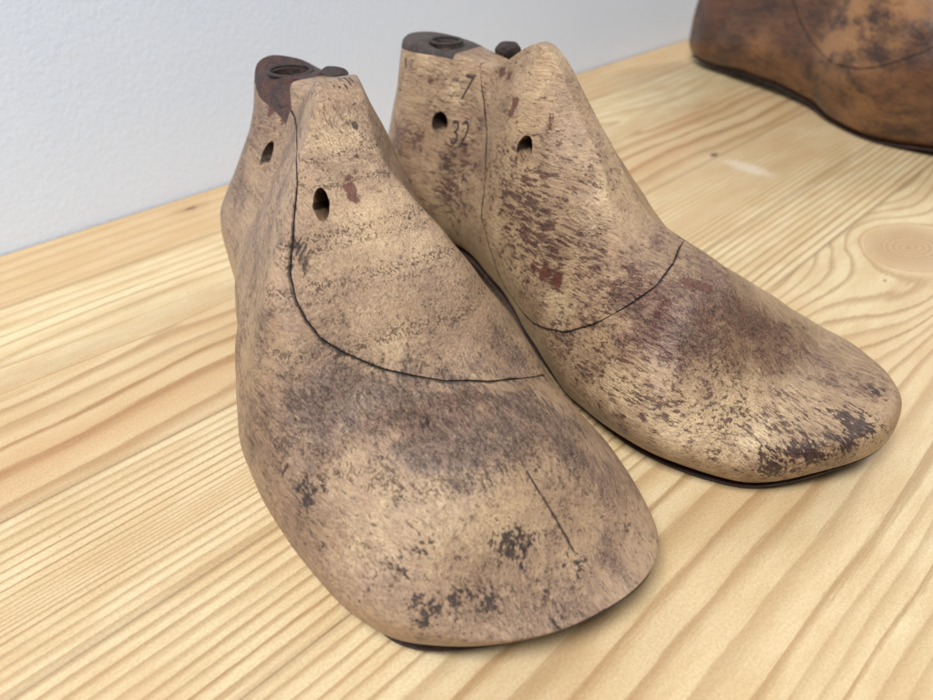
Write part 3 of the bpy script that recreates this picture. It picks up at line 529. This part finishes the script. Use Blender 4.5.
CC = DATA['c']
SEAM_R = CC['SEAM_R']; SEAM_L = CC['SEAM_L']; FANC[len(SEAM_R)] = (.70, -.06, .06); FANC[len(SEAM_L)] = (.70, .03, .10)
assert len(SEAM_R) != len(SEAM_L)
SEAM_D = [(.49, .72), (.56, .52), (.649, .394), (.721, .333), (.785, .292), (.85, .262), (.915, .244), (.978, .237), (1.04, .238), (1.103, .246), (1.17, .258), (1.234, .278), (1.30, .312), (1.367, .356), (1.43, .42)]; crackL = CC['CL']; crackR = CC['CR']
HOLE_R = [(CC['HR'][0], (.024, .026, 0), (0, 1, 0)), (CC['HR'][1], (.021, .027, 0), (0, 1, 0)), ((.334, .10, .421), (.024, .026, 0), (0, 1, 0)), ((.60, .08, .456), (.021, .027, 0), (0, 1, 0))]
HOLE_L = [(CC['HL'][0], (.024, .027, 0), (0, 1, .1)), (CC['HL'][1], (.0115, .027, -.30), CC['VL'])]

lastL, bodyL, blkL = make_last(DATA['L'], DATA['stains']['L'], SEAM_L, HOLE_L, [(-.3, .523), (.159, .521), (.199, .506), (.242, .501), (.29, .496), (.36, .489)], .36, M_L, M_CAPL,
    'broad worn wooden last nearest the camera, with a long crack across its toe',
    bowl=((.315, -.055, .560), (.06, .06, .055)), dish=((CC['dL'][0], CC['dL'][1], .58), .044, .95, .556), cracks=crackL, knob=(CC['kL'], (.034, .024, .022), .9))
lastR, bodyR, blkR = make_last(DATA['R'], DATA['stains']['R'], SEAM_R, HOLE_R, [(-.3, .546), (.29, .542)], .290, M_R, M_CAPR,
    'worn wooden last stamped 7 and 32, burgundy flecks on its toe',
    dish=((CC['dR'][0]-.004, CC['dR'][1]+.014, .58), .034, .95, .5695), cracks=crackR, knob=(CC['kR'], (.032, .017, .022), .9))
for px, py in ():
    pass
text_on(bodyR, blkR, '7', .078, CC['t7'][0]-.004, CC['t7'][2]+.026, .0, bodyR, M_INK, 'stamped_number')
text_on(bodyR, blkR, '32', .078, CC['t32'][0], CC['t32'][2], .16, bodyR, M_INK, 'stamped_number')

D = DATA['D']; D['sf'] = .94; D['t'] = [.57, .57, .575, .60, .66, .72, .74, .70, .60, .42]
stD = {'c': [[.75, -.2, .40, .12, .9], [.85, -.2, .36, .12, .9], [.55, -.2, .12, .25, .35], [1.0, -.25, .1, .2, .3]], 'p': [[.72, -.2, .27, .08, .7], [.3, -.2, .3, .25, .4], [1.0, -.2, .25, .12, .6]]}
lastD, bodyD, blkD = make_last(D, CC['stD'], SEAM_D, HOLE_R, [(-.3, .551), (.307, .551)], .307, M_D, M_CAPR,
    'dark brown oiled wooden last standing behind at the right edge of the boards',
    dish=((.222, -.012, .58), .04, .95, .572), knob=((.350, .066, .574), (.034, .017, .021), .9))

# ------------------------------------------------------------------ setting
tab = tabletop(pine()); tab['kind'] = 'structure'
def wall(mat):
    x0, x1, z0, z1, t = -3., 9., -3., 3.5, .25
    V = [(x*K, y*K, z*K) for y in (WALL_Y, WALL_Y+t) for x, z in ((x0, z0), (x1, z0), (x1, z1), (x0, z1))]
    F = [(0, 1, 2, 3), (7, 6, 5, 4), (0, 4, 5, 1), (1, 5, 6, 2), (2, 6, 7, 3), (3, 7, 4, 0)]
    o = link('wall', V, F, mat, smooth=False); fixn(o); o['kind'] = 'structure'
wall(plaster())

# ------------------------------------------------------------------ light
w = bpy.data.worlds.new('World'); scene.world = w; w.use_nodes = True
bg = w.node_tree.nodes['Background']; bg.inputs[0].default_value = (.86, .90, 1., 1); bg.inputs[1].default_value = .13
def area(name, loc, target, size, sy, power, col):
    l = bpy.data.lights.new(name, 'AREA'); l.shape = 'RECTANGLE'; l.size = size; l.size_y = sy; l.energy = power; l.color = col
    o = bpy.data.objects.new(name, l); COL.objects.link(o); o.location = loc
    o.rotation_euler = (Vector(target)-Vector(loc)).to_track_quat('-Z', 'Y').to_euler(); return o
ctr = (.2, .18, .03)
area('window_light', (-.48, -.12, 1.12), ctr, .42, .42, 23., (.97, .98, 1.))
area('side_window_light', (1.35, .05, .75), ctr, .3, .4, 5.0, (1., .94, .84))

# ------------------------------------------------------------------ camera
F = 740.; b = F*F/526
up = np.array([0, b, F]); up /= np.linalg.norm(up)
gx = np.array([903.5, 526, -F]); gx /= np.linalg.norm(gx)
Rm = np.array([gx, np.cross(up, gx), up])
cd = bpy.data.cameras.new('camera'); cam = bpy.data.objects.new('camera', cd); COL.objects.link(cam); scene.camera = cam
cam.matrix_world = Matrix.Translation((0, 0, K)) @ Matrix(Rm.tolist()).to_4x4()
cd.sensor_width = 36; cd.lens = 36*F/933; cd.clip_start = .005; cd.clip_end = 20
cd.dof.use_dof = True; cd.dof.focus_distance = 1.32*K; cd.dof.aperture_fstop = 13.
scene.view_settings.view_transform = 'Standard'; scene.view_settings.look = 'None'
scene.view_settings.exposure = 0.; scene.view_settings.gamma = 1
scene.render.resolution_x = 1024; scene.render.resolution_y = 768
